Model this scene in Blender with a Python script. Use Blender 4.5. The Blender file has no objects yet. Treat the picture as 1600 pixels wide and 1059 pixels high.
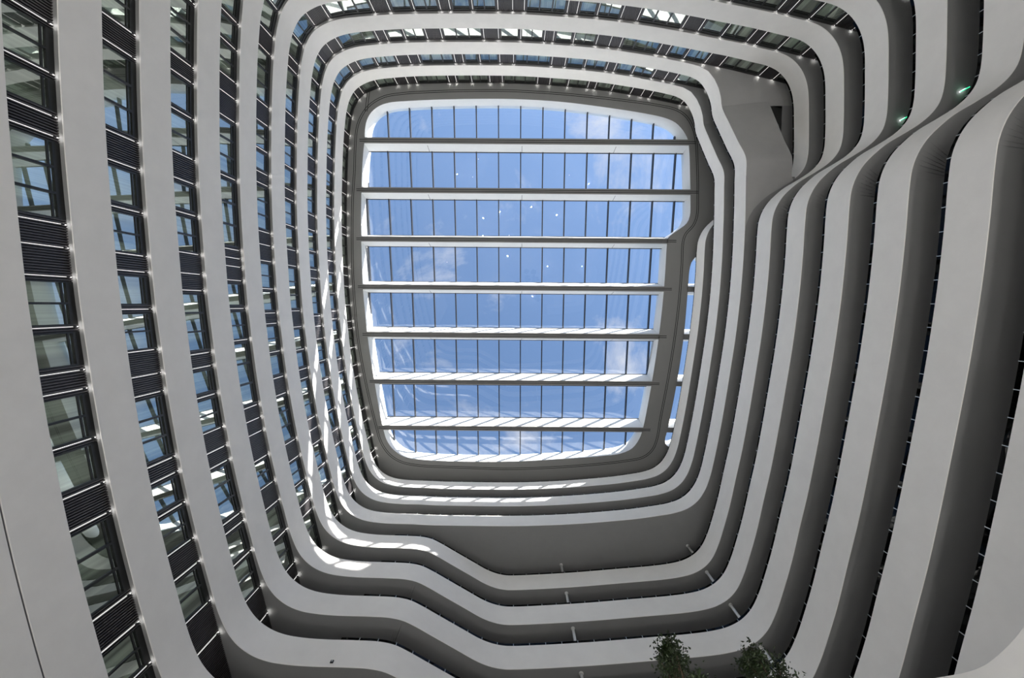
import bpy, bmesh, math, random
from mathutils import Vector, Matrix
from mathutils.geometry import tessellate_polygon
rnd = random.Random(7)
S = bpy.context.scene
COL = S.collection
H = 3.3            # storey height in metres; the plan below is measured in storeys
EYE = 1.6          # height of the lens above the lobby floor
def wz(z): return EYE + z * H
def W(x, y, z): return Vector((x * H, y * H, EYE + z * H))

# ------------------------------------------------------------------ camera
cd = bpy.data.cameras.new('camera'); cam = bpy.data.objects.new('camera', cd); COL.objects.link(cam)
e = (0.999995063, 2.33822896e-4, -3.13349608e-3); g = (0.0, 0.99722747, 0.07441356); u = (0.00314221, -0.0744132, 0.99722254)
right = Vector((e[0], g[0], u[0])); down = Vector((e[1], g[1], u[1])); fwd = Vector((e[2], g[2], u[2]))
m = Matrix((right, -down, -fwd)).transposed().to_4x4(); m.translation = (0, 0, EYE)
cam.matrix_world = m
cd.sensor_fit = 'HORIZONTAL'; cd.sensor_width = 36.0; cd.lens = 698.2 / 1600 * 36
cd.clip_start = 0.1; cd.clip_end = 2000
S.camera = cam
# ------------------------------------------------------------------ sky, sun, exposure
SUN_DIR = Vector((-1.43, 1.765, -1.0)).normalized()      # direction the light travels
SUN_E, SKY_K, CLOUD_V, EXPO = 20.5, 0.335, 0.93, 0.13
FILL_W, UP_FILL_W = 3350.0, 15000.0                         # added fill from below: total of point lights, total of upward spots
S.view_settings.view_transform = 'Standard'; S.view_settings.look = 'None'
S.view_settings.exposure = EXPO; S.view_settings.gamma = 1.0; S.view_settings.use_curve_mapping = False
S.cycles.max_bounces = 14; S.cycles.diffuse_bounces = 9; S.cycles.glossy_bounces = 4
S.cycles.transmission_bounces = 6; S.cycles.transparent_max_bounces = 16
S.cycles.sample_clamp_indirect = 8.0
world = bpy.data.worlds.new('sky'); S.world = world; world.use_nodes = True
nt = world.node_tree; nt.nodes.clear()
def N(tree, kind, **kw):
    n = tree.nodes.new(kind)
    for k, v in kw.items():
        if k in n.inputs: n.inputs[k].default_value = v
        else: setattr(n, k, v)
    return n
sky = N(nt, 'ShaderNodeTexSky', sky_type='NISHITA'); sky.sun_disc = False
sky.sun_elevation = math.asin(-SUN_DIR.z)
sky.sun_rotation = math.atan2(-SUN_DIR.x, -SUN_DIR.y)
sky.air_density = 1.0; sky.dust_density = 0.6; sky.ozone_density = 2.0
tc = N(nt, 'ShaderNodeTexCoord'); mp = N(nt, 'ShaderNodeMapping'); mp.inputs['Scale'].default_value = (1, 1, 0.6)
mp.inputs['Location'].default_value = (0.33, 0.12, 0.0)
n1 = N(nt, 'ShaderNodeTexNoise', Scale=3.4, Detail=8.0, Roughness=0.62, Distortion=0.35)
ramp = N(nt, 'ShaderNodeValToRGB'); ramp.color_ramp.elements[0].position = 0.53; ramp.color_ramp.elements[1].position = 0.74
skm = N(nt, 'ShaderNodeMix', data_type='RGBA', blend_type='MULTIPLY'); skm.inputs[0].default_value = 1.0
skm.inputs[7].default_value = (SKY_K, SKY_K, SKY_K, 1)
mx = N(nt, 'ShaderNodeMix', data_type='RGBA'); mx.inputs[7].default_value = (CLOUD_V, CLOUD_V * 0.99, CLOUD_V * 1.0, 1)
bg = N(nt, 'ShaderNodeBackground'); out = N(nt, 'ShaderNodeOutputWorld')
L = nt.links.new
L(tc.outputs['Generated'], mp.inputs['Vector']); L(mp.outputs['Vector'], n1.inputs['Vector'])
L(n1.outputs['Fac'], ramp.inputs['Fac']); L(sky.outputs['Color'], skm.inputs[6])
L(ramp.outputs['Color'], mx.inputs[0]); L(skm.outputs[2], mx.inputs[6]); L(mx.outputs[2], bg.inputs['Color'])
L(bg.outputs['Background'], out.inputs['Surface'])
sl = bpy.data.lights.new('sun', 'SUN'); sl.energy = SUN_E; sl.angle = math.radians(0.53); sl.color = (1.0, 0.95, 0.885)
so = bpy.data.objects.new('sun', sl); COL.objects.link(so)
so.rotation_euler = SUN_DIR.to_track_quat('-Z', 'Y').to_euler(); so.location = (30, -40, 60)

for ix in range(6):  # unseen fill lights added low in the lobby, without fittings
    for iy in range(6):
        lx, ly = -3.4 + 1.5 * ix + rnd.uniform(-.6, .6), -4.9 + 1.54 * iy + rnd.uniform(-.5, .5)
        al = bpy.data.lights.new('lobby_fill', 'POINT'); al.shadow_soft_size = 0.05; al.energy = FILL_W / 36; al.color = (1.0, 0.965, 0.92)
        ao = bpy.data.objects.new('lobby_fill', al); COL.objects.link(ao); ao.location = (lx * H, ly * H, 1.3)
        ul = bpy.data.lights.new('upward_fill', 'SPOT'); ul.shadow_soft_size = 0.05; ul.energy = UP_FILL_W / 36; ul.color = (1.0, 0.97, 0.93); ul.spot_size = math.radians(80); ul.spot_blend = 0.8
        uo = bpy.data.objects.new('upward_fill', ul); COL.objects.link(uo); uo.location = (lx * H, ly * H, 1.15); uo.rotation_euler = (math.pi, 0, 0)
# ------------------------------------------------------------------ materials
MATS = {}
def mat(name, color, rough=0.5, metal=0.0, noise=0.0, nscale=3.0, spec=0.5, emit=None, estr=0.0, bump=0.0):
    m = bpy.data.materials.new(name); m.use_nodes = True; t = m.node_tree; b = t.nodes['Principled BSDF']
    b.inputs['Base Color'].default_value = (*color, 1); b.inputs['Roughness'].default_value = rough
    b.inputs['Metallic'].default_value = metal; b.inputs['Specular IOR Level'].default_value = spec
    if noise:
        c = N(t, 'ShaderNodeTexCoord'); n = N(t, 'ShaderNodeTexNoise', Scale=nscale, Detail=5.0, Roughness=0.6)
        r = N(t, 'ShaderNodeMapRange'); r.inputs[1].default_value = 0.3; r.inputs[2].default_value = 0.7
        r.inputs[3].default_value = 1 - noise; r.inputs[4].default_value = 1 + noise
        x = N(t, 'ShaderNodeMix', data_type='RGBA', blend_type='MULTIPLY'); x.inputs[0].default_value = 1
        x.inputs[6].default_value = (*color, 1)
        t.links.new(c.outputs['Object'], n.inputs['Vector']); t.links.new(n.outputs['Fac'], r.inputs[0])
        t.links.new(r.outputs[0], x.inputs[7]); t.links.new(x.outputs[2], b.inputs['Base Color'])
        if bump:
            bp = N(t, 'ShaderNodeBump', Strength=bump, Distance=0.01)
            t.links.new(n.outputs['Fac'], bp.inputs['Height']); t.links.new(bp.outputs[0], b.inputs['Normal'])
    if emit:
        b.inputs['Emission Color'].default_value = (*emit, 1); b.inputs['Emission Strength'].default_value = estr
    MATS[name] = m; return m
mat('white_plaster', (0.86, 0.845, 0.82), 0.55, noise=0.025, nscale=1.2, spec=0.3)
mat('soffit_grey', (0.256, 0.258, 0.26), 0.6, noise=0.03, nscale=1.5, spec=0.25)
mat('soffit_grey_lit', (0.38, 0.38, 0.377), 0.6, noise=0.03, nscale=1.5, spec=0.25)  # soffit grey lightened for ramp and landing, bounced light put into the colour
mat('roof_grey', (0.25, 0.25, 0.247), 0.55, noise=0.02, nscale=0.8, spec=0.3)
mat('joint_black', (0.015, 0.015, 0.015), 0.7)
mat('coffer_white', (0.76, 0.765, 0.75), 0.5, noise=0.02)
mat('steel_dark', (0.02, 0.022, 0.026), 0.4, 0.2)
mat('steel_light', (0.55, 0.58, 0.60), 0.35, 0.6)
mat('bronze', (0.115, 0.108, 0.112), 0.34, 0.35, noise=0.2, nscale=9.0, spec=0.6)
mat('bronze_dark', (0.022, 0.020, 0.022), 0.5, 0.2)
mat('frame_black', (0.012, 0.013, 0.013), 0.35)
mat('led_strip', (0.8, 0.8, 0.8), 0.4, emit=(1.0, 0.97, 0.93), estr=0.62)
mat('led_spot', (0.8, 0.8, 0.8), 0.4, emit=(1.0, 0.97, 0.93), estr=34.0)
mat('shell_dark', (0.06, 0.06, 0.06), 0.7, noise=0.1)
mat('lobby_stone', (0.62, 0.60, 0.57), 0.35, noise=0.08, nscale=0.8)
mat('column_white', (0.82, 0.82, 0.81), 0.4, noise=0.02)
mat('leaf', (0.016, 0.030, 0.008), 0.45, noise=0.5, nscale=6.0)
mat('bark', (0.09, 0.06, 0.04), 0.8, noise=0.3, nscale=20.0)
mat('planter', (0.12, 0.12, 0.12), 0.5, noise=0.1)
mat('soil', (0.03, 0.02, 0.015), 0.9, noise=0.3, nscale=30.0)
mat('exit_green', (0.02, 0.35, 0.16), 0.4, emit=(0.03, 0.75, 0.32), estr=1.6)
mat('exit_white', (0.9, 0.9, 0.9), 0.4, emit=(0.95, 1.0, 0.95), estr=5.0)
def glass_mat(name, tint, fac, rough=0.0, gcol=(1, 1, 1), k=0.9):
    m = bpy.data.materials.new(name); m.use_nodes = True; t = m.node_tree; t.nodes.clear()
    tr = N(t, 'ShaderNodeBsdfTransparent'); tr.inputs[0].default_value = (*tint, 1)
    gl = N(t, 'ShaderNodeBsdfGlossy'); gl.inputs['Roughness'].default_value = rough; gl.inputs[0].default_value = (*gcol, 1)
    lw = N(t, 'ShaderNodeLayerWeight', Blend=0.5); pw = N(t, 'ShaderNodeMath', operation='POWER'); pw.inputs[1].default_value = 5.0
    t.links.new(lw.outputs['Facing'], pw.inputs[0])
    mr = N(t, 'ShaderNodeMath', operation='MULTIPLY_ADD', use_clamp=True); mr.inputs[1].default_value = k - fac; mr.inputs[2].default_value = 0.05 + fac
    x = N(t, 'ShaderNodeMixShader'); o = N(t, 'ShaderNodeOutputMaterial')
    t.links.new(pw.outputs[0], mr.inputs[0]); t.links.new(mr.outputs[0], x.inputs[0])
    t.links.new(tr.outputs[0], x.inputs[1]); t.links.new(gl.outputs[0], x.inputs[2]); t.links.new(x.outputs[0], o.inputs[0])
    MATS[name] = m
glass_mat('roof_glass', (0.93, 0.95, 0.97), 0.01)
glass_mat('room_glass', (0.80, 0.88, 0.82), 0.30, gcol=(0.93, 1.0, 0.95))
glass_mat('rail_glass', (0.05, 0.055, 0.06), -0.04, k=0.03)
# curtains: pale green cloth behind the room windows, hanging in folds
m = mat('curtain', (0.30, 0.33, 0.28), 0.8); t = m.node_tree; b = t.nodes['Principled BSDF']
c = N(t, 'ShaderNodeTexCoord'); w_ = N(t, 'ShaderNodeTexNoise', Scale=1.3, Detail=2.0); w_.noise_dimensions = '2D'
w2 = N(t, 'ShaderNodeTexNoise', Scale=14.0, Detail=1.0); w2.noise_dimensions = '2D'
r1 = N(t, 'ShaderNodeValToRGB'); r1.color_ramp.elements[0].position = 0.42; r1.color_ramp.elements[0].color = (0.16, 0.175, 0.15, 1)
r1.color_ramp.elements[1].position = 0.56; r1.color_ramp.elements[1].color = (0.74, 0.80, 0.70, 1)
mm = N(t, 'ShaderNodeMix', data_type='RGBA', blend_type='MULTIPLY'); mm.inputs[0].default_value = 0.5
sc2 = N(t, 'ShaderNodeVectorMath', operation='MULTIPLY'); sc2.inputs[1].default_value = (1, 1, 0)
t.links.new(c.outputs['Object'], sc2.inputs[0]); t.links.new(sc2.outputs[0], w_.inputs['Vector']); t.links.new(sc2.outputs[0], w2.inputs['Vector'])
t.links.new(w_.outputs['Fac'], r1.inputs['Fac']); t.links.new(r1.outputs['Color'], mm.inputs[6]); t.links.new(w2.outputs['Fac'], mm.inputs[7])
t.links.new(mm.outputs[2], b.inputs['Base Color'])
t.links.new(mm.outputs[2], b.inputs['Emission Color']); b.inputs['Emission Strength'].default_value = 0.10   # glow added to the cloth to brighten the dark windows
# sawn timber-like boards nowhere; everything is painted, metal or glass

# ------------------------------------------------------------------ helpers
def mesh(name, verts, faces, mats, smooth=False, fmat=None):
    me = bpy.data.meshes.new(name); me.from_pydata([tuple(v) for v in verts], [], faces)
    for mm_ in (mats if isinstance(mats, (list, tuple)) else [mats]): me.materials.append(MATS[mm_])
    if fmat: me.polygons.foreach_set('material_index', fmat)
    if smooth: me.polygons.foreach_set('use_smooth', [True] * len(me.polygons))
    me.update(); return me
def link(name, data, parent=None, mw=None, **props):
    o = bpy.data.objects.new(name, data); COL.objects.link(o)
    if parent: o.parent = parent
    if mw is not None: o.matrix_local = mw
    for k, v in props.items(): o[k] = v
    return o
def flip_check(me, toward):
    pass
class MB:
    def __init__(s): s.v = []; s.f = []; s.m = []
    def quad(s, a, b, c, d, mi=0):
        n = len(s.v); s.v += [a, b, c, d]; s.f.append((n, n + 1, n + 2, n + 3)); s.m.append(mi)
    def strip(s, A, B, mi=0):
        n = len(s.v); k = len(A)
        for a, b in zip(A, B): s.v += [a, b]
        for i in range(k - 1):
            q = n + 2 * i; s.f.append((q, q + 1, q + 3, q + 2)); s.m.append(mi)
    def box(s, x0, x1, y0, y1, z0, z1, mi=0):
        n = len(s.v)
        s.v += [Vector((x, y, z)) for z in (z0, z1) for x, y in ((x0, y0), (x1, y0), (x1, y1), (x0, y1))]
        for f in ((0, 3, 2, 1), (4, 5, 6, 7), (0, 1, 5, 4), (1, 2, 6, 5), (2, 3, 7, 6), (3, 0, 4, 7)):
            s.f.append(tuple(n + i for i in f)); s.m.append(mi)
    def tube(s, P, r, k=8, mi=0, caps=True):
        rings = []
        for i, p in enumerate(P):
            d = (P[min(i + 1, len(P) - 1)] - P[max(i - 1, 0)]).normalized()
            a = d.orthogonal().normalized(); b_ = d.cross(a); n = len(s.v); rr = r[i] if isinstance(r, (list, tuple)) else r
            s.v += [p + (a * math.cos(2 * math.pi * j / k) + b_ * math.sin(2 * math.pi * j / k)) * rr for j in range(k)]; rings.append(n)
        for n0, n1_ in zip(rings, rings[1:]):
            for j in range(k): s.f.append((n0 + j, n0 + (j + 1) % k, n1_ + (j + 1) % k, n1_ + j)); s.m.append(mi)
        if caps:
            s.f.append(tuple(rings[0] + j for j in range(k))[::-1]); s.m.append(mi)
            s.f.append(tuple(rings[-1] + j for j in range(k))); s.m.append(mi)
    def mesh(s, name, mats, smooth=False): return mesh(name, s.v, s.f, mats, smooth, s.m)
def smooth_path(P, step=0.06):
    """centripetal Catmull-Rom through the plan points (2 or 3 components), resampled evenly"""
    n = len(P[0]); Q = [tuple(2 * a - b for a, b in zip(P[0], P[1]))] + list(P) + [tuple(2 * a - b for a, b in zip(P[-1], P[-2]))]
    out_ = []
    for i in range(1, len(Q) - 2):
        p0, p1, p2, p3 = (Vector(q) if n == 3 else Vector((*q, 0)) for q in Q[i - 1:i + 3])
        t0 = 0.0; t1 = t0 + max((p1 - p0).length, 1e-6) ** .5; t2 = t1 + max((p2 - p1).length, 1e-6) ** .5; t3 = t2 + max((p3 - p2).length, 1e-6) ** .5
        k = max(2, int((p2 - p1).length / step) + 1)
        for j in range(k):
            tt = t1 + (t2 - t1) * j / k
            a1 = p0 * ((t1 - tt) / (t1 - t0)) + p1 * ((tt - t0) / (t1 - t0)); a2 = p1 * ((t2 - tt) / (t2 - t1)) + p2 * ((tt - t1) / (t2 - t1))
            a3 = p2 * ((t3 - tt) / (t3 - t2)) + p3 * ((tt - t2) / (t3 - t2))
            b1 = a1 * ((t2 - tt) / (t2 - t0)) + a2 * ((tt - t0) / (t2 - t0)); b2 = a2 * ((t3 - tt) / (t3 - t1)) + a3 * ((tt - t1) / (t3 - t1))
            out_.append(b1 * ((t2 - tt) / (t2 - t1)) + b2 * ((tt - t1) / (t2 - t1)))
    out_.append(Vector(P[-1]) if n == 3 else Vector((*P[-1], 0)))
    return out_
def normals(P, closed=False):
    """outward plan normals; paths run clockwise seen in the picture: left wall up, top wall right, right wall down, front wall left"""
    R = []
    n = len(P)
    for i in range(n):
        a = P[i - 1] if (i or closed) else P[0]; b_ = P[(i + 1) % n] if (i < n - 1 or closed) else P[-1]
        d = Vector((b_.x - a.x, b_.y - a.y, 0)).normalized(); R.append(Vector((d.y, -d.x, 0)))
    return R

# ------------------------------------------------------------------ plan of the atrium (storeys; x to the right, y towards the front)
LEFT = [(-2.3, 4.91), (-2.8, 4.895), (-3.1, 4.87), (-3.35, 4.825), (-3.56, 4.74), (-3.74, 4.60), (-3.87, 4.42), (-3.96, 4.2), (-4.03, 3.95), (-4.11, 3.58),
        (-4.19, 3.18), (-4.27, 2.75), (-4.36, 2.2), (-4.44, 1.6), (-4.50, 1.05), (-4.55, 0.45), (-4.59, -0.1), (-4.615, -0.8), (-4.63, -1.5), (-4.63, -2.0),
        (-4.62, -2.5), (-4.60, -3.0), (-4.57, -3.6), (-4.53, -4.2), (-4.48, -4.7), (-4.42, -5.1), (-4.32, -5.43), (-4.16, -5.67), (-3.91, -5.83),
        (-3.62, -5.92), (-3.2, -5.97), (-2.6, -6.01), (-2.0, -6.025), (-1.3, -6.03), (-0.5, -6.025), (0.2, -6.01), (1.1, -5.955), (1.9, -5.89), (2.7, -5.79), (3.5, -5.66)]
TR1 = [(4.0, -5.56), (4.27, -5.49), (4.48, -5.38), (4.63, -5.2), (4.73, -5.0), (4.79, -4.8), (4.82, -4.6)]
RAMP = [(4.845, -4.1), (4.885, -3.6), (4.92, -3.1)]
R1 = [(4.945, -2.4), (4.95, -1.9), (4.95, -1.4), (4.94, -0.9), (4.915, -0.3), (4.88, 0.2), (4.83, 0.75), (4.76, 1.35), (4.66, 2.15), (4.56, 2.85)]
BR1 = [(4.45, 3.5), (4.38, 3.83), (4.28, 4.12), (4.12, 4.37), (3.9, 4.54), (3.6, 4.645), (3.3, 4.70), (2.75, 4.78), (2.2, 4.835), (1.6, 4.885), (0.9, 4.925), (0, 4.95), (-1, 4.945), (-1.9, 4.93)]
TR2 = [(4.0, -5.565), (4.7, -5.435), (5.2, -5.32), (5.6, -5.22), (5.82, -5.10), (6.0, -4.91), (6.11, -4.69), (6.165, -4.46), (6.20, -4.0), (6.225, -3.45), (6.22, -3.15)]
DIAG = [(6.175, -2.95), (6.08, -2.80), (5.93, -2.66), (5.7, -2.51), (5.45, -2.36), (5.28, -2.22), (5.13, -2.06), (5.03, -1.89), (4.97, -1.7), (4.95, -1.45)]
R2 = R1[3:]
BR2 = [(4.45, 3.46), (4.35, 4.02), (4.24, 4.5), (4.15, 4.83), (4.03, 5.12), (3.87, 5.31), (3.65, 5.44), (3.4, 5.51), (3.04, 5.565), (2.3, 5.635), (1.2, 5.73), (0.0, 5.795),
       (-0.16, 5.79), (-0.34, 5.755), (-0.56, 5.67), (-0.9, 5.47), (-1.3, 5.23), (-1.55, 5.08), (-1.75, 4.98), (-1.97, 4.93)]
Z = {c_: 11.73 - i for i, c_ in enumerate('JIHGFEDCBA')}; Z['K'] = 12.73
ZG = 13.31; ZGN = 13.17       # top of the white coffer sides: front and back of each pane row
def at(P, z): return [(x, y, z) for x, y in P]
def ramped(z0, z1):
    y0, y1 = -4.6, -3.1
    return [(x, y, z0 + (z1 - z0) * (y - y0) / (y1 - y0)) for x, y in RAMP]

PAR_H = 0.5
def parapet(label, P3, closed=False, depth=1.25, galleries=None, cap0=False):
    P = smooth_path(P3 + ([P3[0]] if closed else []), 0.07)
    if closed: P = P[:-1]
    Nn = normals(P, closed)
    if closed: P = P + [P[0]]; Nn = Nn + [Nn[0]]
    mb = MB()
    def ring(off, dz): return [W(p.x + n.x * off, p.y + n.y * off, p.z + dz) for p, n in zip(P, Nn)]
    c0, c1 = ring(0.0, 0.006), ring(0.0, PAR_H - 0.008)
    mb.strip(ring(0.006, 0.0), c0); mb.strip(c0, c1); mb.strip(c1, ring(0.008, PAR_H)); mb.strip(ring(0.008, PAR_H), ring(0.05, PAR_H)); mb.strip(ring(0.05, PAR_H), ring(0.05, 0.1))
    if not closed:
        for i in (0, -1):
            a, n, zz = P[i], Nn[i], P[i].z
            mb.quad(W(a.x, a.y, zz), W(a.x + n.x * .05, a.y + n.y * .05, zz), W(a.x + n.x * .05, a.y + n.y * .05, zz + PAR_H), W(a.x, a.y, zz + PAR_H))
    o = link('balcony_parapet', mb.mesh('balcony_parapet', 'white_plaster', True), label=label, category='balcony', group='white balcony bands around the atrium')
    D = [0.03 if (4.7 < p.x < 5.0 and -4.62 < p.y < -2.745 and 9.6 < p.z < 10.728) else 1.035 if (4.7 < p.x < 5.0 and -4.75 < p.y < -2.5 and p.z < 11.74) else 0.085 if (p.x < -4.05 and p.y < 3.0) or (p.y < -5.0 and p.x < 3.3) else depth for p in P]
    def ringd(dz): return [W(p.x + n.x * d_, p.y + n.y * d_, p.z + dz) for p, n, d_ in zip(P, Nn, D)]
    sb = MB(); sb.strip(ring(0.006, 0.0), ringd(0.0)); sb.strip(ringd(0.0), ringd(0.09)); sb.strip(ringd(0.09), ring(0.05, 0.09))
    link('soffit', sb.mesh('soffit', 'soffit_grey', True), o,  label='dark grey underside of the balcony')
    # frameless glass upstands on the gallery sides
    ends = [0.0]
    for a, b_ in zip(P, P[1:]): ends.append(ends[-1] + (Vector((b_.x, b_.y, b_.z)) - Vector((a.x, a.y, a.z))).length)
    if galleries:
        cm = MB(); k = 0
        for i, s_ in enumerate(ends):
            pass
        run = []
        for p, n, s_ in zip(P, Nn, ends):
            run.append((p, n, s_, galleries(p)))
        pieces = []; cur = []
        for it in run:
            if it[3]: cur.append(it)
            else:
                if len(cur) > 3: pieces.append(cur)
                cur = []
        if len(cur) > 3: pieces.append(cur)
        caps_done = 0
        for pc in pieces:
            tot = pc[-1][2] - pc[0][2]; npan = max(1, round(tot / 0.275)); 
            def samp(s_):
                for (p, n, s0, _), (q, nq, s1, _2) in zip(pc, pc[1:]):
                    if s_ <= s1 + 1e-9:
                        f = 0 if s1 == s0 else (s_ - s0) / (s1 - s0); return p.lerp(q, f), n.lerp(nq, f).normalized()
                return pc[-1][0], pc[-1][1]
            for j in range(npan):
                a0 = pc[0][2] + tot * (j + 0.012) / npan; a1 = pc[0][2] + tot * (j + 0.988) / npan
                pm = MB(); A = [samp(a0 + (a1 - a0) * q / 2) for q in range(3)]
                lo = [W(p.x + n.x * .012, p.y + n.y * .012, p.z + PAR_H + .002) for p, n in A]; hi = [W(p.x + n.x * .012, p.y + n.y * .012, p.z + PAR_H + .056) for p, n in A]
                lo2 = [W(p.x + n.x * .018, p.y + n.y * .018, p.z + PAR_H + .002) for p, n in A]; hi2 = [W(p.x + n.x * .018, p.y + n.y * .018, p.z + PAR_H + .056) for p, n in A]
                pm.strip(lo, hi); pm.strip(hi, hi2); pm.strip(hi2, lo2)
                link('glass_panel', pm.mesh('glass_panel', 'rail_glass'), o)
                if j:
                    p, n = samp(pc[0][2] + tot * j / npan); tdir = Vector((-n.y, n.x, 0))
                    q0 = W(p.x + n.x * .006, p.y + n.y * .006, p.z + PAR_H); 
                    dx = tdir * 0.012; dn = n * 0.02; up = Vector((0, 0, 0.058 * H))
                    nn = len(cm.v); cm.v += [q0 - dx, q0 + dx, q0 + dx + dn, q0 - dx + dn, q0 - dx + up, q0 + dx + up, q0 + dx + dn + up, q0 - dx + dn + up]
                    for f in ((0, 1, 5, 4), (1, 2, 6, 5), (2, 3, 7, 6), (3, 0, 4, 7), (4, 5, 6, 7)): cm.f.append(tuple(nn + i for i in f)); cm.m.append(0)
        if cm.v: link('panel_clips', cm.mesh('panel_clips', 'steel_light'), o, kind='stuff')
    return o
def gal(p):   # sides with open galleries (everything but the room facades on the left and at the back)
    if p.x < -3.3 or p.y < -5.0: return False
    return True
def gal2(p): return gal(p) and not (p.x < -2.6)

# spirals of the three upper bands: each comes from the right wall, runs front, left, back and ramps down a storey at the back right corner
RIB = {}
# the top one starts on the diagonal, behind the ramp of its own end
pJ = at(TR2[-4:] + DIAG + R2 + BR1 + LEFT + TR1, Z['J']) + ramped(Z['J'], Z['I'])
pJ_end = at(R1[:0], Z['I'])
RIB['J'] = parapet('topmost white balcony band just under the skylight ceiling, ramping down at back right', pJ + at([(4.935, -2.75)], Z['I']), galleries=gal2)
pI = at([(4.935, -2.75)] + R1 + BR1 + LEFT + TR1, Z['I']) + ramped(Z['I'], Z['H'])
RIB['I'] = parapet('second white balcony band below the skylight, ramping down at back right', pI + at([(4.935, -2.75)], Z['H']), galleries=gal2)
pH = at([(4.935, -2.75)] + R1 + BR1 + LEFT + TR2 + DIAG[:3], Z['H'])
RIB['H'] = parapet('third white balcony band below the skylight, over the wide grey front soffit', pH, galleries=gal2)
loop = TR2 + DIAG + R2 + BR2 + LEFT
names = {'G': 'fourth white balcony band from the skylight, first to step out along the front wall',
         'F': 'fifth white balcony band from the skylight, curving around all four walls',
         'E': 'sixth white balcony band from the skylight, above the treetops',
         'D': 'seventh white balcony band from the skylight, leaving the frame at the bottom edge',
         'C': 'eighth white balcony band from the skylight, second from the right edge',
         'B': 'lowest white balcony band with a thin seam under it at left'}
for k_, lab in names.items():
    RIB[k_] = parapet(lab, at(loop, Z[k_]), closed=True, galleries=gal2)
# ------------------------------------------------------------------ lower lobby walls in the frame's corners
def plain_wall(name, P2, z0, z1, label, thick=0.05, matn='white_plaster', kind='structure', **kw):
    P = smooth_path([(x, y, 0) for x, y in P2], 0.07); Nn = normals(P); mb = MB()
    def ring(off, z): return [W(p.x + n.x * off, p.y + n.y * off, z) for p, n in zip(P, Nn)]
    mb.strip(ring(0, z0), ring(0, z1 - .006)); mb.strip(ring(0, z1 - .006), ring(.006, z1)); mb.strip(ring(.006, z1), ring(thick, z1)); mb.strip(ring(thick, z1), ring(thick, z0)); mb.strip(ring(thick, z0), ring(0, z0))
    return link(name, mb.mesh(name, matn, True), None, label=label, kind=kind, **kw)
plain_wall('wall_left', [(x, y) for x, y in LEFT if x < -4.0], -EYE / H, Z['B'] - 0.012, 'pale lobby wall under the lowest balcony band at left', 0.06)
plain_wall('wall_front', [(4.0, 0.9), (4.0, 1.6), (3.96, 2.1), (3.87, 2.41), (3.765, 2.571), (3.60, 2.73), (3.48, 2.785), (3.35, 2.815), (3.0, 2.87), (2.4, 2.93), (1.8, 2.97)], 2.55, 3.23, 'pale curved lobby wall with a rounded corner at bottom right', 0.35)

# ------------------------------------------------------------------ ramp soffit at the back right
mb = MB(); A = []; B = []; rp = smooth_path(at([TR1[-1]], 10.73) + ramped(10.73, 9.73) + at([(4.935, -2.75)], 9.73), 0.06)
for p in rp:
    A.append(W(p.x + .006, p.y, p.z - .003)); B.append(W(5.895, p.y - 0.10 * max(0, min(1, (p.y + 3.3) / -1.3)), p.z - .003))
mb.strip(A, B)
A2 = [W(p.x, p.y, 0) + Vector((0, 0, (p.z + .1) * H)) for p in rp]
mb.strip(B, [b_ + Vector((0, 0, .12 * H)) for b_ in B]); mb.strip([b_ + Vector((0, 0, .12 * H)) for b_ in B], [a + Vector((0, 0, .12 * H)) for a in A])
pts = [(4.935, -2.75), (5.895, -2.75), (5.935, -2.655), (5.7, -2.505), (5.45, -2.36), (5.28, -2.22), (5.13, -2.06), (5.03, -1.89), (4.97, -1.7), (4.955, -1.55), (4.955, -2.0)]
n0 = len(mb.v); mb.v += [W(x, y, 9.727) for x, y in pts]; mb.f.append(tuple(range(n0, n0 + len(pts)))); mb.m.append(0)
link('stair_soffit', mb.mesh('stair_soffit', 'soffit_grey_lit', False), RIB['I'], label='broad sloping grey underside of the ramp')
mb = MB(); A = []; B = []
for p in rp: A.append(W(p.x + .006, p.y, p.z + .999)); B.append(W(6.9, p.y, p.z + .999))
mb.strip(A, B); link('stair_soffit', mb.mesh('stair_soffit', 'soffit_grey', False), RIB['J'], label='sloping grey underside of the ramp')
for par, soffit_mat in (('I', 'soffit_grey_lit'), ('J', 'soffit_grey')):
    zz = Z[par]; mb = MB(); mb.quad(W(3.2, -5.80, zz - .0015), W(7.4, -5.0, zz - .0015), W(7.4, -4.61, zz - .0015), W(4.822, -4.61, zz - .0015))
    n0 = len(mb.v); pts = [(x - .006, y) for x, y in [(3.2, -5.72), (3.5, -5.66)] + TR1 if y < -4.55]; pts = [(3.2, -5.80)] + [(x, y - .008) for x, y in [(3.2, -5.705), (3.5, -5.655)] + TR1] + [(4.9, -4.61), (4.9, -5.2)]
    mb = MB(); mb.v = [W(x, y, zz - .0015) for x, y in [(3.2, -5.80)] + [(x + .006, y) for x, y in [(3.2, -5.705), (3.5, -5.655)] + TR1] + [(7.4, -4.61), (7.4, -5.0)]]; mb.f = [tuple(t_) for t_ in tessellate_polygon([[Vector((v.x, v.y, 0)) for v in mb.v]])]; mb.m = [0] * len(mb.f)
    link('landing_soffit', mb.mesh('landing_soffit', soffit_mat), RIB[par], label='grey underside of the back right landing')
    mb = MB(); mb.quad(W(6.22, -4.62, zz + .002), W(7.4, -4.62, zz + .002), W(7.4, -2.6, zz + .002), W(6.22, -2.9, zz + .002)); link('gallery_soffit', mb.mesh('gallery_soffit', 'soffit_grey'), RIB[par])

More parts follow.
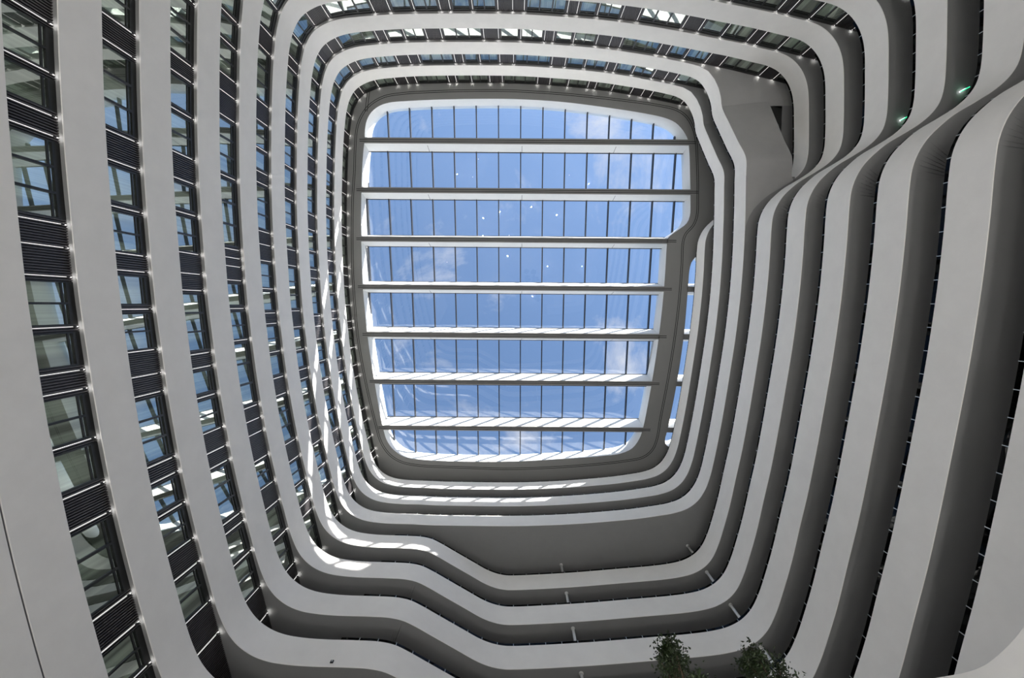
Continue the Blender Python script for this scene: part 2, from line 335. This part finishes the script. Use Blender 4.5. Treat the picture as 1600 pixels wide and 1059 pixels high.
# ------------------------------------------------------------------ roof ceiling with its coffers
PER = [(-4.275, -0.586), (-4.28, -1.8), (-4.265, -2.6), (-4.225, -3.5), (-4.17, -4.2), (-4.121, -4.55), (-4.103, -4.85), (-4.045, -5.1), (-3.915, -5.314), (-3.70, -5.475), (-3.424, -5.565),
       (-2.894, -5.61), (-1.792, -5.651), (-0.04, -5.657), (1.28, -5.583), (2.602, -5.424), (3.706, -5.253), (4.17, -5.15), (4.46, -5.026), (4.687, -4.80), (4.819, -4.56), (4.86, -4.30),
       (4.91, -3.5), (4.932, -3.0), (4.931, -2.5), (4.85, -2.30), (4.623, -2.118), (4.409, -1.966), (4.325, -1.87), (4.308, -1.65), (4.26, -0.45), (4.15, 0.86), (3.98, 2.2), (3.75, 3.56),
       (3.657, 3.849), (3.453, 4.134), (3.13, 4.287), (2.526, 4.37), (1.36, 4.46), (-0.04, 4.53), (-1.9, 4.522), (-2.835, 4.465), (-3.207, 4.38), (-3.484, 4.189), (-3.666, 3.94),
       (-3.775, 3.58), (-4.0, 2.2), (-4.17, 0.87), (-4.25, -0.2)]
STRIP = [(5.12, -1.36), (5.015, -1.209), (4.965, -0.985), (4.94, -0.5), (4.86, 0.85), (4.70, 2.2), (4.474, 3.55), (4.40, 3.9), (4.451, 4.05), (4.6, 4.1), (4.85, 4.0), (5.0, 3.55), (5.25, 2.2), (5.40, 0.85), (5.47, -0.5), (5.42, -1.2), (5.3, -1.36)]
def dens(P): return smooth_path(P + [P[0]], 0.12)[:-1]
per = dens(PER); stp = dens(STRIP)
outer = [(-6.25, -7.6), (7.8, -7.6), (7.8, 7.4), (-6.25, 7.4)]
def capped(loops, z, flip):
    vs = [[Vector((x if not hasattr(x, 'x') else x.x, 0, 0)) for x in []] for _ in loops]
    LL = [[Vector((p[0], p[1], 0)) for p in lp] for lp in loops]
    flat = [W(p.x, p.y, z) for lp in LL for p in lp]
    return flat, [tuple(t_) for t_ in tessellate_polygon(LL)]
perl = [(p.x, p.y) for p in per]; stpl = [(p.x, p.y) for p in stp]
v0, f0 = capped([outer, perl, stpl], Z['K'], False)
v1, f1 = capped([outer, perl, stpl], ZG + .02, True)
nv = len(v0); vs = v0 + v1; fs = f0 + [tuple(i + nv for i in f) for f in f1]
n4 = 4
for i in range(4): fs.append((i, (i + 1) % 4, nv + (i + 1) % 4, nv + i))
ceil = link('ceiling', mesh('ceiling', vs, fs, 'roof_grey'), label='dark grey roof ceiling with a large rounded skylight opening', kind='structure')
def lining(P, name, lab):
    mb = MB(); Q = P + [P[0]]
    mb.strip([W(p.x, p.y, Z['K']) for p in Q], [W(p.x, p.y, ZG + .02) for p in Q])
    return link(name, mb.mesh(name, 'coffer_white', True), ceil, label=lab)
lining(per, 'opening_lining', 'white lining of the skylight opening'); lining(stp, 'opening_lining', 'white lining of the narrow side skylight')
BEAMS = [(-4.612, -4.452), (-3.265, -3.113), (-1.915, -1.767), (-0.573, -0.429), (0.772, 0.928), (2.137, 2.276), (3.488, 3.629)]
def xspan(P, y, inner=None):
    X = []
    for a, b_ in zip(P, P[1:] + [P[0]]):
        if (a.y - y) * (b_.y - y) <= 0 and a.y != b_.y: X.append(a.x + (b_.x - a.x) * (y - a.y) / (b_.y - a.y))
    return (min(X), max(X)) if X else None
GLX = []
TILT = 0.008
def prism(mb, xa, xb, ya, yb, z0, mi=0, side=0):
    """beam along x with white sides splaying out towards the top"""
    def P(x, y, z): return W(x, y + TILT * (x + 0.04), z)
    a, b_ = ([P(x, ya, z0), P(x, yb, z0), P(x, yb + .08, ZGN), P(x, ya - .11, ZG)] for x in (xa, xb))
    mb.quad(a[0], b_[0], b_[1], a[1], mi); mb.quad(a[1], b_[1], b_[2], a[2], side); mb.quad(a[3], b_[3], b_[0], a[0], side); mb.quad(a[2], b_[2], b_[3], a[3], mi)
    for xj in (-2.40, 0.24, 2.86):                       # butt joints between the cladding lengths
        if not (xa < xj < xb): continue
        for (q0, q1, n_) in (((xj, yb + .0015, z0 + .01), (xj, yb + .0815, ZGN), 1), ((xj, ya - .0015, z0 + .01), (xj, ya - .1115, ZG), -1)):
            o_ = .005
            mb.quad(P(xj - o_, q0[1], q0[2]), P(xj + o_, q0[1], q0[2]), P(xj + o_, q1[1], q1[2]), P(xj - o_, q1[1], q1[2]), 2)
for i, (ya, yb) in enumerate(BEAMS):
    x0, x1 = xspan(per, (ya + yb) / 2); mb = MB(); prism(mb, x0 - .02, x1 + .02, ya, yb, Z['K'], 0, 1)
    if ya < 0.0 and i == 2: x1 = xspan(per, ya)[1]
    bm_ = link('roof_beam', mb.mesh('roof_beam', ['roof_grey', 'coffer_white', 'joint_black']), ceil)
    jb = MB()
    for off in (0.34, 0.66):
        yc = ya + (yb - ya) * off
        def P(x, y, z): return W(x, y + TILT * (x + 0.04), z)
        zl, w2_ = Z['K'] - .0015, .010
        jb.quad(P(x0 - .14, yc - w2_, zl), P(x1 + .22, yc - w2_, zl), P(x1 + .22, yc + w2_, zl), P(x0 - .14, yc + w2_, zl))
    link('shadow_joint', jb.mesh('shadow_joint', 'joint_black'), bm_)
    sp_ = xspan(stp, (ya + yb) / 2)
    if sp_:
        mb = MB(); prism(mb, sp_[0] - .02, sp_[1] + .02, ya, yb, Z['K'], 0, 1); link('roof_beam', mb.mesh('roof_beam', ['roof_grey', 'coffer_white', 'joint_black']), ceil)
GROOVE = [(-4.42, -3.769), (-4.38, -4.457), (-4.324, -4.887), (-4.229, -5.143), (-4.06, -5.40), (-3.865, -5.569), (-3.553, -5.725), (-3.111, -5.801), (-2.23, -5.855), (-0.91, -5.883), (-0.04, -5.873), (1.279, -5.795), (2.598, -5.666),
          (3.92, -5.495), (4.495, -5.36), (4.765, -5.175), (4.95, -4.875), (5.03, -4.6), (5.107, -3.76), (5.136, -3.109), (5.13, -2.495), (5.029, -2.23), (4.834, -2.009), (4.765, -1.80), (4.747, -1.119), (4.704, -0.22), (4.60, 0.918),
          (4.44, 2.112), (4.25, 3.282), (4.168, 3.849), (4.04, 4.18), (3.785, 4.396), (3.228, 4.516), (1.829, 4.661), (-0.04, 4.75), (-1.434, 4.713), (-2.838, 4.643), (-3.304, 4.533), (-3.627, 4.309), (-3.853, 3.951), (-3.982, 3.477), (-4.15, 2.724),
          (-4.275, 2.07), (-4.44, 0.96), (-4.52, -0.22), (-4.545, -1.122), (-4.497, -2.897)]
gp = dens(GROOVE)
for off in (-0.024, 0.024):
    Q = gp + [gp[0]]; nn = normals(gp, True); nn = nn + [nn[0]]; jb = MB()
    jb.strip([W(p.x + n.x * (off - .009), p.y + n.y * (off - .009), Z['K'] - .0015) for p, n in zip(Q, nn)], [W(p.x + n.x * (off + .009), p.y + n.y * (off + .009), Z['K'] - .0015) for p, n in zip(Q, nn)])
    link('shadow_joint', jb.mesh('shadow_joint', 'joint_black'), ceil)
jb = MB()
for o_ in (-.03, .03):
    a, b_ = (-3.98 + o_, -5.86), (-4.06 + o_, -5.33); jb.quad(W(a[0] - .009, a[1], Z['K'] - .0015), W(a[0] + .009, a[1], Z['K'] - .0015), W(b_[0] + .009, b_[1], Z['K'] - .0015), W(b_[0] - .009, b_[1], Z['K'] - .0015))
link('shadow_joint', jb.mesh('shadow_joint', 'joint_black'), ceil)
# glazing: panes and glazing bars
sky_root = link('window_1', None, None, label='large rounded skylight of blue panes between white beams', kind='structure')
x_m = [-3.6 + 0.6345 * i for i in range(-1, 15)]
edges = [(-5.70, BEAMS[0][0] - .11)] + [(BEAMS[i][1] + .08, BEAMS[i + 1][0] - .11) for i in range(6)] + [(BEAMS[6][1] + .08, 4.60)]
def zrow(k, x, y):
    a_, b_ = edges[k]; return ZGN + (ZG - ZGN) * max(-.2, min(1.1, (y - TILT * (x + .04) - a_) / (b_ - a_))) - .004
def clip_poly(P, x0, x1, y0, y1):
    Q = [(p.x, p.y) for p in P]
    for ax, lim, sg in ((0, x0, 1), (0, x1, -1), (1, y0, 1), (1, y1, -1)):
        R = []
        for a, b_ in zip(Q, Q[1:] + Q[:1]):
            ia, ib = sg * (a[ax] - lim) >= 0, sg * (b_[ax] - lim) >= 0
            if ia: R.append(a)
            if ia != ib:
                t_ = (lim - a[ax]) / (b_[ax] - a[ax]); R.append((a[0] + (b_[0] - a[0]) * t_, a[1] + (b_[1] - a[1]) * t_))
        Q = R
        if not Q: break
    return Q
sk2 = link('window_2', None, None, label='narrow side skylight at right behind the topmost band', kind='structure')
for k_, (ea, eb) in enumerate(edges):
    for xa, xb in zip(x_m, x_m[1:]):
        xm_ = (xa + xb) / 2; sh = TILT * (xm_ + .04)
        Q = clip_poly(per, xa + .003, xb - .003, ea + sh - .015, eb + sh + .015)
        if len(Q) >= 3: link('glass_pane', mesh('glass_pane', [W(x, y, zrow(k_, xm_, y)) for x, y in Q], [tuple(range(len(Q)))], 'roof_glass'), sky_root)
        Q = clip_poly(per, xa - .017, xa + .017, ea + sh - .01, eb + sh + .01)
        if len(Q) >= 3:
            ya, yb = min(q[1] for q in Q), max(q[1] for q in Q); mb = MB()
            for (dx0, dx1, dz0, dz1) in ((-.014, .014, -.035, .09),):
                v = [W(xa + dx, y, zrow(k_, xa, y) + dz) for y in (ya, yb) for dx, dz in ((dx0, dz0), (dx1, dz0), (dx1, dz1), (dx0, dz1))]
                n0 = len(mb.v); mb.v += v
                for f in ((0, 1, 2, 3), (7, 6, 5, 4), (0, 4, 5, 1), (1, 5, 6, 2), (2, 6, 7, 3), (3, 7, 4, 0)): mb.f.append(tuple(n0 + i for i in f)); mb.m.append(0)
            link('glazing_bar', mb.mesh('glazing_bar', 'steel_dark'), sky_root)
    for yy, zz, on in ((ea, ZGN, k_ > 0), (eb, ZG, k_ < 7)):      # dark bars where the glass meets the beams
        sp_ = xspan(per, yy)
        if not (on and sp_): continue
        mb = MB(); v = []
        for x in sp_:
            y = yy + TILT * (x + .04); v += [W(x, y - .012, zz - .02), W(x, y + .012, zz - .02), W(x, y + .012, zz + .02), W(x, y - .012, zz + .02)]
        mb.v += v
        for f in ((0, 1, 2, 3), (7, 6, 5, 4), (0, 4, 5, 1), (1, 5, 6, 2), (2, 6, 7, 3), (3, 7, 4, 0)): mb.f.append(f); mb.m.append(0)
        link('glazing_bar', mb.mesh('glazing_bar', 'steel_dark'), sky_root)
    Q = clip_poly(stp, 4, 6, ea, eb)
    if len(Q) >= 3: link('glass_pane', mesh('glass_pane', [W(x, y, zrow(k_, 4.9, y)) for x, y in Q], [tuple(range(len(Q)))], 'roof_glass'), sk2)

# ------------------------------------------------------------------ room facades (left and back walls)
FAC = [(-3.72, 5.75), (-3.9, 4.88), (-4.08, 4.03), (-4.18, 3.55)] + [p for p in LEFT if p[0] < -4.2 or p[1] < 0][0:]
FAC = [(-3.72, 5.75), (-3.9, 4.88), (-4.08, 4.03), (-4.175, 3.58)]
base = smooth_path([(x, y, 0) for x, y in LEFT + [(4.0, -5.565)]], 0.07); bn = normals(base)
for p, n in zip(base, bn):
    if p.y < 3.3 and p.x < 3.9 and not (p.x > -3 and p.y > 0): FAC.append((p.x + n.x * .065, p.y + n.y * .065))
FAC += [(4.4, -5.545), (4.97, -5.43), (5.5, -5.305), (6.2, -5.135), (6.9, -4.96)]
fp = [Vector((x, y, 0)) for x, y in FAC]; fl = [0.0]
for a, b_ in zip(fp, fp[1:]): fl.append(fl[-1] + (b_ - a).length)
def fpt(s_):
    for i in range(len(fl) - 1):
        if s_ <= fl[i + 1]:
            f = (s_ - fl[i]) / (fl[i + 1] - fl[i]); return fp[i].lerp(fp[i + 1], f)
    return fp[-1]
FT = fl[-1]
def s_of_y(y):    # arc position on the left facade at plan depth y
    lo = None
    for i in range(len(fp) - 1):
        if fp[i].x < -3.3 and (fp[i].y - y) * (fp[i + 1].y - y) <= 0: return fl[i] + (fl[i + 1] - fl[i]) * (fp[i].y - y) / (fp[i].y - fp[i + 1].y)
    return 0
ZB, ZT = 0.10, 1.0       # facade pieces stand from the balcony floor to the soffit above (storeys)
PH = (ZT - ZB) * H
CACHE = {}
def rib_mesh(n):
    key = ('rib', n)
    if key not in CACHE:
        mb = MB(); w1 = 1.0 / n; 
        for i in range(n):
            x0 = i * w1; a, b_, c_, d = x0, x0 + .35 * w1, x0 + .5 * w1, x0 + .85 * w1
            pts_ = [(a, 0.0), (b_, 0.0), (c_, -.06), (d, -.06), (x0 + w1, 0.0)]
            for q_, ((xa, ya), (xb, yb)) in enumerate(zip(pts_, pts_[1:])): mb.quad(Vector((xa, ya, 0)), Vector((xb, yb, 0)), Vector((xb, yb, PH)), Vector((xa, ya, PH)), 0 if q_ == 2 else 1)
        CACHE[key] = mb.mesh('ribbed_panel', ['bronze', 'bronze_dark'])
    return CACHE[key]
def unit(key, fn):
    if key not in CACHE: CACHE[key] = fn()
    return CACHE[key]
def frame_mesh():
    mb = MB(); t_ = 0.06
    # local x 0..1 (scaled to width), y outwards into the atrium is negative
    mb.box(0, .05, -.05, .06, 0, PH); mb.box(.95, 1, -.05, .06, 0, PH); mb.box(.05, .95, -.05, .06, 0, .12); mb.box(.05, .95, -.05, .06, PH - .26, PH); mb.box(.05, .95, -.03, .03, PH - .42, PH - .36)
    return mb.mesh('window', 'frame_black')
def pane_mesh(): return mesh('glass_pane', [(.05, 0, .12), (.95, 0, .12), (.95, 0, PH - .26), (.05, 0, PH - .26)], [(0, 1, 2, 3)], 'room_glass')
def led_mesh():
    mb = MB(); mb.box(-.013, .013, -.07, -.03, .05, PH - .03); return mb.mesh('light_strip', 'led_strip')
def spot_mesh():
    mb = MB(); mb.tube([Vector((0, -.10, PH - .22)), Vector((0, -.10, PH - .16))], .04, 8)
    return mesh('spot_lamp', mb.v, mb.f, ['steel_dark', 'led_spot'], False, [0] * (len(mb.f) - 1) + [1])
def back_mesh(): return mesh('x', [(0, 0, 0)], [], 'bronze')
# opening sequences read off the photograph for the three nearest rows (plan depth of each strip lamp, kind of bay towards the back)
SEQ = {'C': [(4.4, 'r'), (3.95, 'w2'), (3.4, 'r'), (3.08, 'w2'), (2.59, 'w1'), (2.17, 'r'), (1.97, 'w3'), (1.10, 'r'), (.865, 'r'), (.56, 'w2'), (.045, 'w1'), (-.42, 'r'), (-.62, 'w2'), (-1.16, 'w1'), (-1.69, 'r'), (-2.02, 'w3'), (-3.02, 'r'), (-3.3, 'w2'), (-3.85, 'r'), (-4.2, 'w3')],
       'D': [(4.85, 'r'), (4.4, 'w2'), (3.82, 'w1'), (3.34, 'r'), (3.2, 'w3'), (2.36, 'r'), (2.14, 'r'), (1.85, 'w2'), (1.33, 'w1'), (.9, 'r'), (.7, 'w3'), (-.22, 'r'), (-.46, 'r'), (-.75, 'w2'), (-1.31, 'w1'), (-1.77, 'r'), (-2.12, 'w2'), (-2.7, 'w1'), (-3.2, 'r'), (-3.42, 'w3'), (-4.3, 'r'), (-4.55, 'w2')],
       'E': [(4.85, 'r'), (4.6, 'w2'), (4.0, 'w1'), (3.45, 'r'), (3.1, 'w2'), (2.62, 'r'), (2.18, 'r'), (1.95, 'r'), (1.72, 'w3'), (.58, 'w2'), (.05, 'w1'), (-.42, 'r'), (-.65, 'r'), (-.79, 'r'), (-.93, 'w3'), (-2.1, 'w3'), (-3.04, 'r'), (-3.41, 'r'), (-3.68, 'w2'), (-4.2, 'w1')]}
def sequence(level, r):
    out_ = []
    if level in SEQ:
        out_.append((.3, 'r'))
        for y, k in SEQ[level]: out_.append((s_of_y(y), k))
        s_ = s_of_y(-4.62)
    else: s_ = 0.3
    pool = [('r', .33), ('w1', .50), ('w2', .54), ('r', .2), ('w1', .46), ('w2', .52), ('r', .3), ('r', .24), ('w3', .88), ('r', .2), ('w1', .42), ('w2', .49), ('r', .34), ('w3', .95)]
    i = r.randrange(len(pool))
    while s_ < FT - .2:
        out_.append((s_, pool[i % len(pool)][0])); s_ += pool[i % len(pool)][1]; i += 1
    out_.append((FT, 'end')); return out_
LVN = ['topmost', 'second', 'third', 'fourth', 'fifth', 'sixth', 'seventh', 'eighth', 'ninth']
def facade(level, idx):
    r = random.Random(40 + idx); z0 = wz(Z[level] + ZB)
    roots = {}
    s_corner = None
    for i in range(len(fp)):
        if fp[i].y < -5.5 and fp[i].x < -3.5: s_corner = fl[i]; break
    rl = link('wall_left', None, None, label='%s row of room windows and ribbed panels from the skylight, left wall' % LVN[idx], kind='structure')
    rb = link('wall_back', None, None, label='%s row of room windows and ribbed panels from the skylight, back wall' % LVN[idx], kind='structure')
    seq = sequence(level, r)
    def place(me, name, sa, sb, parent, scale=True):
        a, b_ = fpt(sa), fpt(sb); d = (b_ - a); ln = d.length; d.normalize()
        nrm = Vector((d.y, -d.x, 0))          # outward
        mw = Matrix((( d.x * ln * H if scale else d.x, nrm.x, 0, a.x * H), (d.y * ln * H if scale else d.y, nrm.y, 0, a.y * H), (0, 0, 1, z0), (0, 0, 0, 1)))
        o = bpy.data.objects.new(name, me); COL.objects.link(o); o.parent = parent
        if parent.type == 'EMPTY': o.matrix_local = mw
        return o
    for (sa, k), (sb, _) in zip(seq, seq[1:]):
        if sb - sa < .05: continue
        root = rl if (sa + sb) / 2 < s_corner else rb
        o = place(unit('led', led_mesh), 'light_strip', sa, sb, root, False); q = place(unit('spot', spot_mesh), 'spot_lamp', sa, sb, root, False)
        def rib(a, b_):
            nseg = max(1, math.ceil((b_ - a) / .3))
            for j in range(nseg):
                aa, bb = a + (b_ - a) * j / nseg, a + (b_ - a) * (j + 1) / nseg
                place(rib_mesh(max(2, round((bb - aa) / .027))), 'ribbed_panel', aa, bb, root)
        def win(a, b_):
            f_ = place(unit('frame', frame_mesh), 'window', a, b_, root)
            g_ = bpy.data.objects.new('glass_pane', unit('pane', pane_mesh)); COL.objects.link(g_); g_.parent = f_
        mg = .05
        if k == 'r': rib(sa, sb)
        else:
            n_ = {'w1': 1, 'w2': 2, 'w3': 3}[k]; lo, hi = sa + (.02 if k == 'w2' else mg), sb - mg
            if sb - sa > 1.3: n_ = 4
            rib(sa, lo); rib(hi, sb)
            for j in range(n_): win(lo + (hi - lo) * j / n_, lo + (hi - lo) * (j + 1) / n_)
    for s0, s1, root in ((0.0, s_corner, rl), (s_corner, FT, rb)):
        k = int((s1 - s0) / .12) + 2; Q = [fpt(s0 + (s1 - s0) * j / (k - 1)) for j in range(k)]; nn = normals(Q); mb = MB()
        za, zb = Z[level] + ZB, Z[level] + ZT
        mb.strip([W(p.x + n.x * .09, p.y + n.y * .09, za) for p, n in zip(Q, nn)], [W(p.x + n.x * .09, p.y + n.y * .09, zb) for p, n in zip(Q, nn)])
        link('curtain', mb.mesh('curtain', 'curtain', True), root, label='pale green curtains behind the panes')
for i, lv in enumerate('JIHGFEDCB'): facade(lv, i)

# ------------------------------------------------------------------ outer walls, floor
def shell(name, a, b_, label):
    mb = MB(); z0, z1 = -EYE / H, Z['K']
    mb.quad(W(*a, z0), W(*b_, z0), W(*b_, z1), W(*a, z1)); link(name, mb.mesh(name, 'shell_dark'), label=label, kind='structure')
shell('wall_left', outer[3], outer[0], 'dark outer wall behind the left rooms'); shell('wall_back', outer[0], outer[1], 'dark outer wall behind the back rooms')
shell('wall_right', outer[1], outer[2], 'dark outer wall behind the right galleries'); shell('wall_front', outer[2], outer[3], 'dark outer wall behind the front galleries')
mb = MB(); a, b_ = W(outer[0][0], outer[0][1], 0), W(outer[2][0], outer[2][1], 0); mb.box(a.x, b_.x, a.y, b_.y, -.3, 0)
link('floor', mb.mesh('floor', 'lobby_stone'), label='pale stone lobby floor', kind='structure')

# ------------------------------------------------------------------ columns behind the front galleries
for i, (lo, hi) in enumerate((('G', 'H'), ('F', 'G'), ('E', 'F'), ('D', 'E'))):
    for j, (x, y) in enumerate(((1.085, 5.86), (3.935, 5.405))):
        mb = MB(); mb.tube([W(x, y, Z[lo] + .09), W(x, y, Z[hi])], .085, 16); o = link('column', mb.mesh('column', 'column_white', True),
            label='slim white column %s, %s one down from the wide soffit' % (('behind the front balcony', 'in the rounded front right corner')[j], ('first', 'second', 'third', 'fourth')[i]), category='column', group='slim gallery columns')
        cb = MB(); cb.tube([W(x, y, Z[hi] - .016), W(x, y, Z[hi])], .12, 16); link('collar', cb.mesh('collar', 'column_white', True), o)
# ------------------------------------------------------------------ exit signs on the right gallery soffits
for lv, lab in (('E', 'lit green exit sign under the balcony soffit, larger and further right'), ('F', 'small lit green exit sign under the balcony soffit, left of the other')):
    x, y = 6.47, -3.09; mb = MB(); c_ = W(x, y, Z[lv]); mb.box(-.17, .17, -.02, .02, -.28, -.10); o = link('exit_sign', mb.mesh('exit_sign', 'exit_green'), mw=Matrix.Translation(c_) @ Matrix.Rotation(-.5, 4, 'Z'), label=lab, category='sign', group='exit signs')
    lb = MB(); lb.box(-.16, .16, -.025, .025, -.10, -.075); link('lamp_bar', lb.mesh('lamp_bar', 'exit_white'), o)
    hb = MB(); hb.tube([Vector((-.1, 0, -.075)), Vector((-.1, 0, 0))], .006, 6); hb.tube([Vector((.1, 0, -.075)), Vector((.1, 0, 0))], .006, 6); link('hanger', hb.mesh('hanger', 'steel_light'), o)

# ------------------------------------------------------------------ small sensor on a band
mb = MB(); mb.box(-.07, .07, -.05, 0, -.07, .07); o = link('motion_sensor', mb.mesh('motion_sensor', 'steel_dark'), mw=Matrix.Translation(W(-2.5, 4.9, Z['D'] + .075)), label='small dark sensor box on the white band at bottom left', category='sensor')
mb = MB(); mb.tube([Vector((0, -.05, 0)), Vector((0, -.075, 0))], .03, 10); link('lens', mb.mesh('lens', 'steel_light'), o)
# ------------------------------------------------------------------ lobby trees whose tops reach into the frame
def tree(x, y, ztop, rad, hgt, seed, label, nleaf):
    r = random.Random(seed); top = W(x, y, ztop); base_ = Vector((top.x, top.y, 0))
    t_ = link('lobby_tree', None, None, Matrix.Translation(base_), label=label, category='tree', group='lobby trees'); Ht = top.z
    pm = MB(); pm.tube([Vector((0, 0, 0)), Vector((0, 0, .55)), Vector((0, 0, .60))], [.42, .5, .52], 20); link('planter', pm.mesh('planter', 'planter'), t_)
    zc = Ht - hgt / 2
    tm = MB(); P = [Vector((math.sin(i * 1.3 + seed) * .05, math.cos(i * 1.7 + seed) * .05, .55 + (Ht - .5 - .55) * i / 8)) for i in range(9)]
    tm.tube(P, [.09 - .0095 * i for i in range(9)], 8)
    tips = []
    for i in range(46):
        f = r.random() ** 0.8; zz = Ht - .05 - f * hgt; prof = max(.10, math.sin(math.pi * min(1, (Ht - zz) / hgt * .86 + .10))); a = r.random() * 6.283; rr = rad * prof * (.55 + .45 * r.random())
        p1 = Vector((math.cos(a) * rr, math.sin(a) * rr, zz)); p0 = Vector((0, 0, max(1.5, zz - .5 - rr * .5)))
        mid = p0.lerp(p1, .55) + Vector((0, 0, -.08)); tm.tube([p0, mid, p1], [.018, .011, .004], 5, caps=False); tips.append((p0, mid, p1))
    for k in range(4):
        p1 = Vector((r.uniform(-.16, .16), r.uniform(-.16, .16), Ht - .03 * k)); tips.append((Vector((0, 0, Ht - .7)), Vector((0, 0, Ht - .35)), p1)); tm.tube(tips[-1], [.012, .008, .004], 5, caps=False)
    link('trunk', tm.mesh('trunk', 'bark', True), t_)
    lm = MB()
    for i in range(nleaf):
        p0, mid, p1 = tips[r.randrange(len(tips))]; f = r.random() ** .6
        p = mid.lerp(p1, f) + Vector((r.gauss(0, .07), r.gauss(0, .07), r.gauss(0, .06)))
        d = Vector((r.gauss(0, 1), r.gauss(0, 1), r.gauss(-.2, .6))).normalized(); sd = d.cross(Vector((r.gauss(0, .3), r.gauss(0, .3), 1))).normalized(); ln = r.uniform(.045, .085); wd = ln * .24; up = d.cross(sd) * ln * .1
        lm.quad(p, p + d * ln * .45 + sd * wd + up, p + d * ln, p + d * ln * .45 - sd * wd + up)
    link('foliage', lm.mesh('foliage', 'leaf'), t_, kind='stuff')
tree(0.785, 1.765, 2.2, 0.62, 3.2, 3, 'slender green lobby tree, left of the tops at the bottom edge', 7000)
tree(1.215, 1.80, 2.19, 0.80, 3.2, 8, 'broader dark green lobby tree, right top at the bottom edge', 9000)
tree(1.29, 2.60, 2.98, 0.65, 2.8, 15, 'lowest dark treetop, between the two others at the bottom edge', 4000)
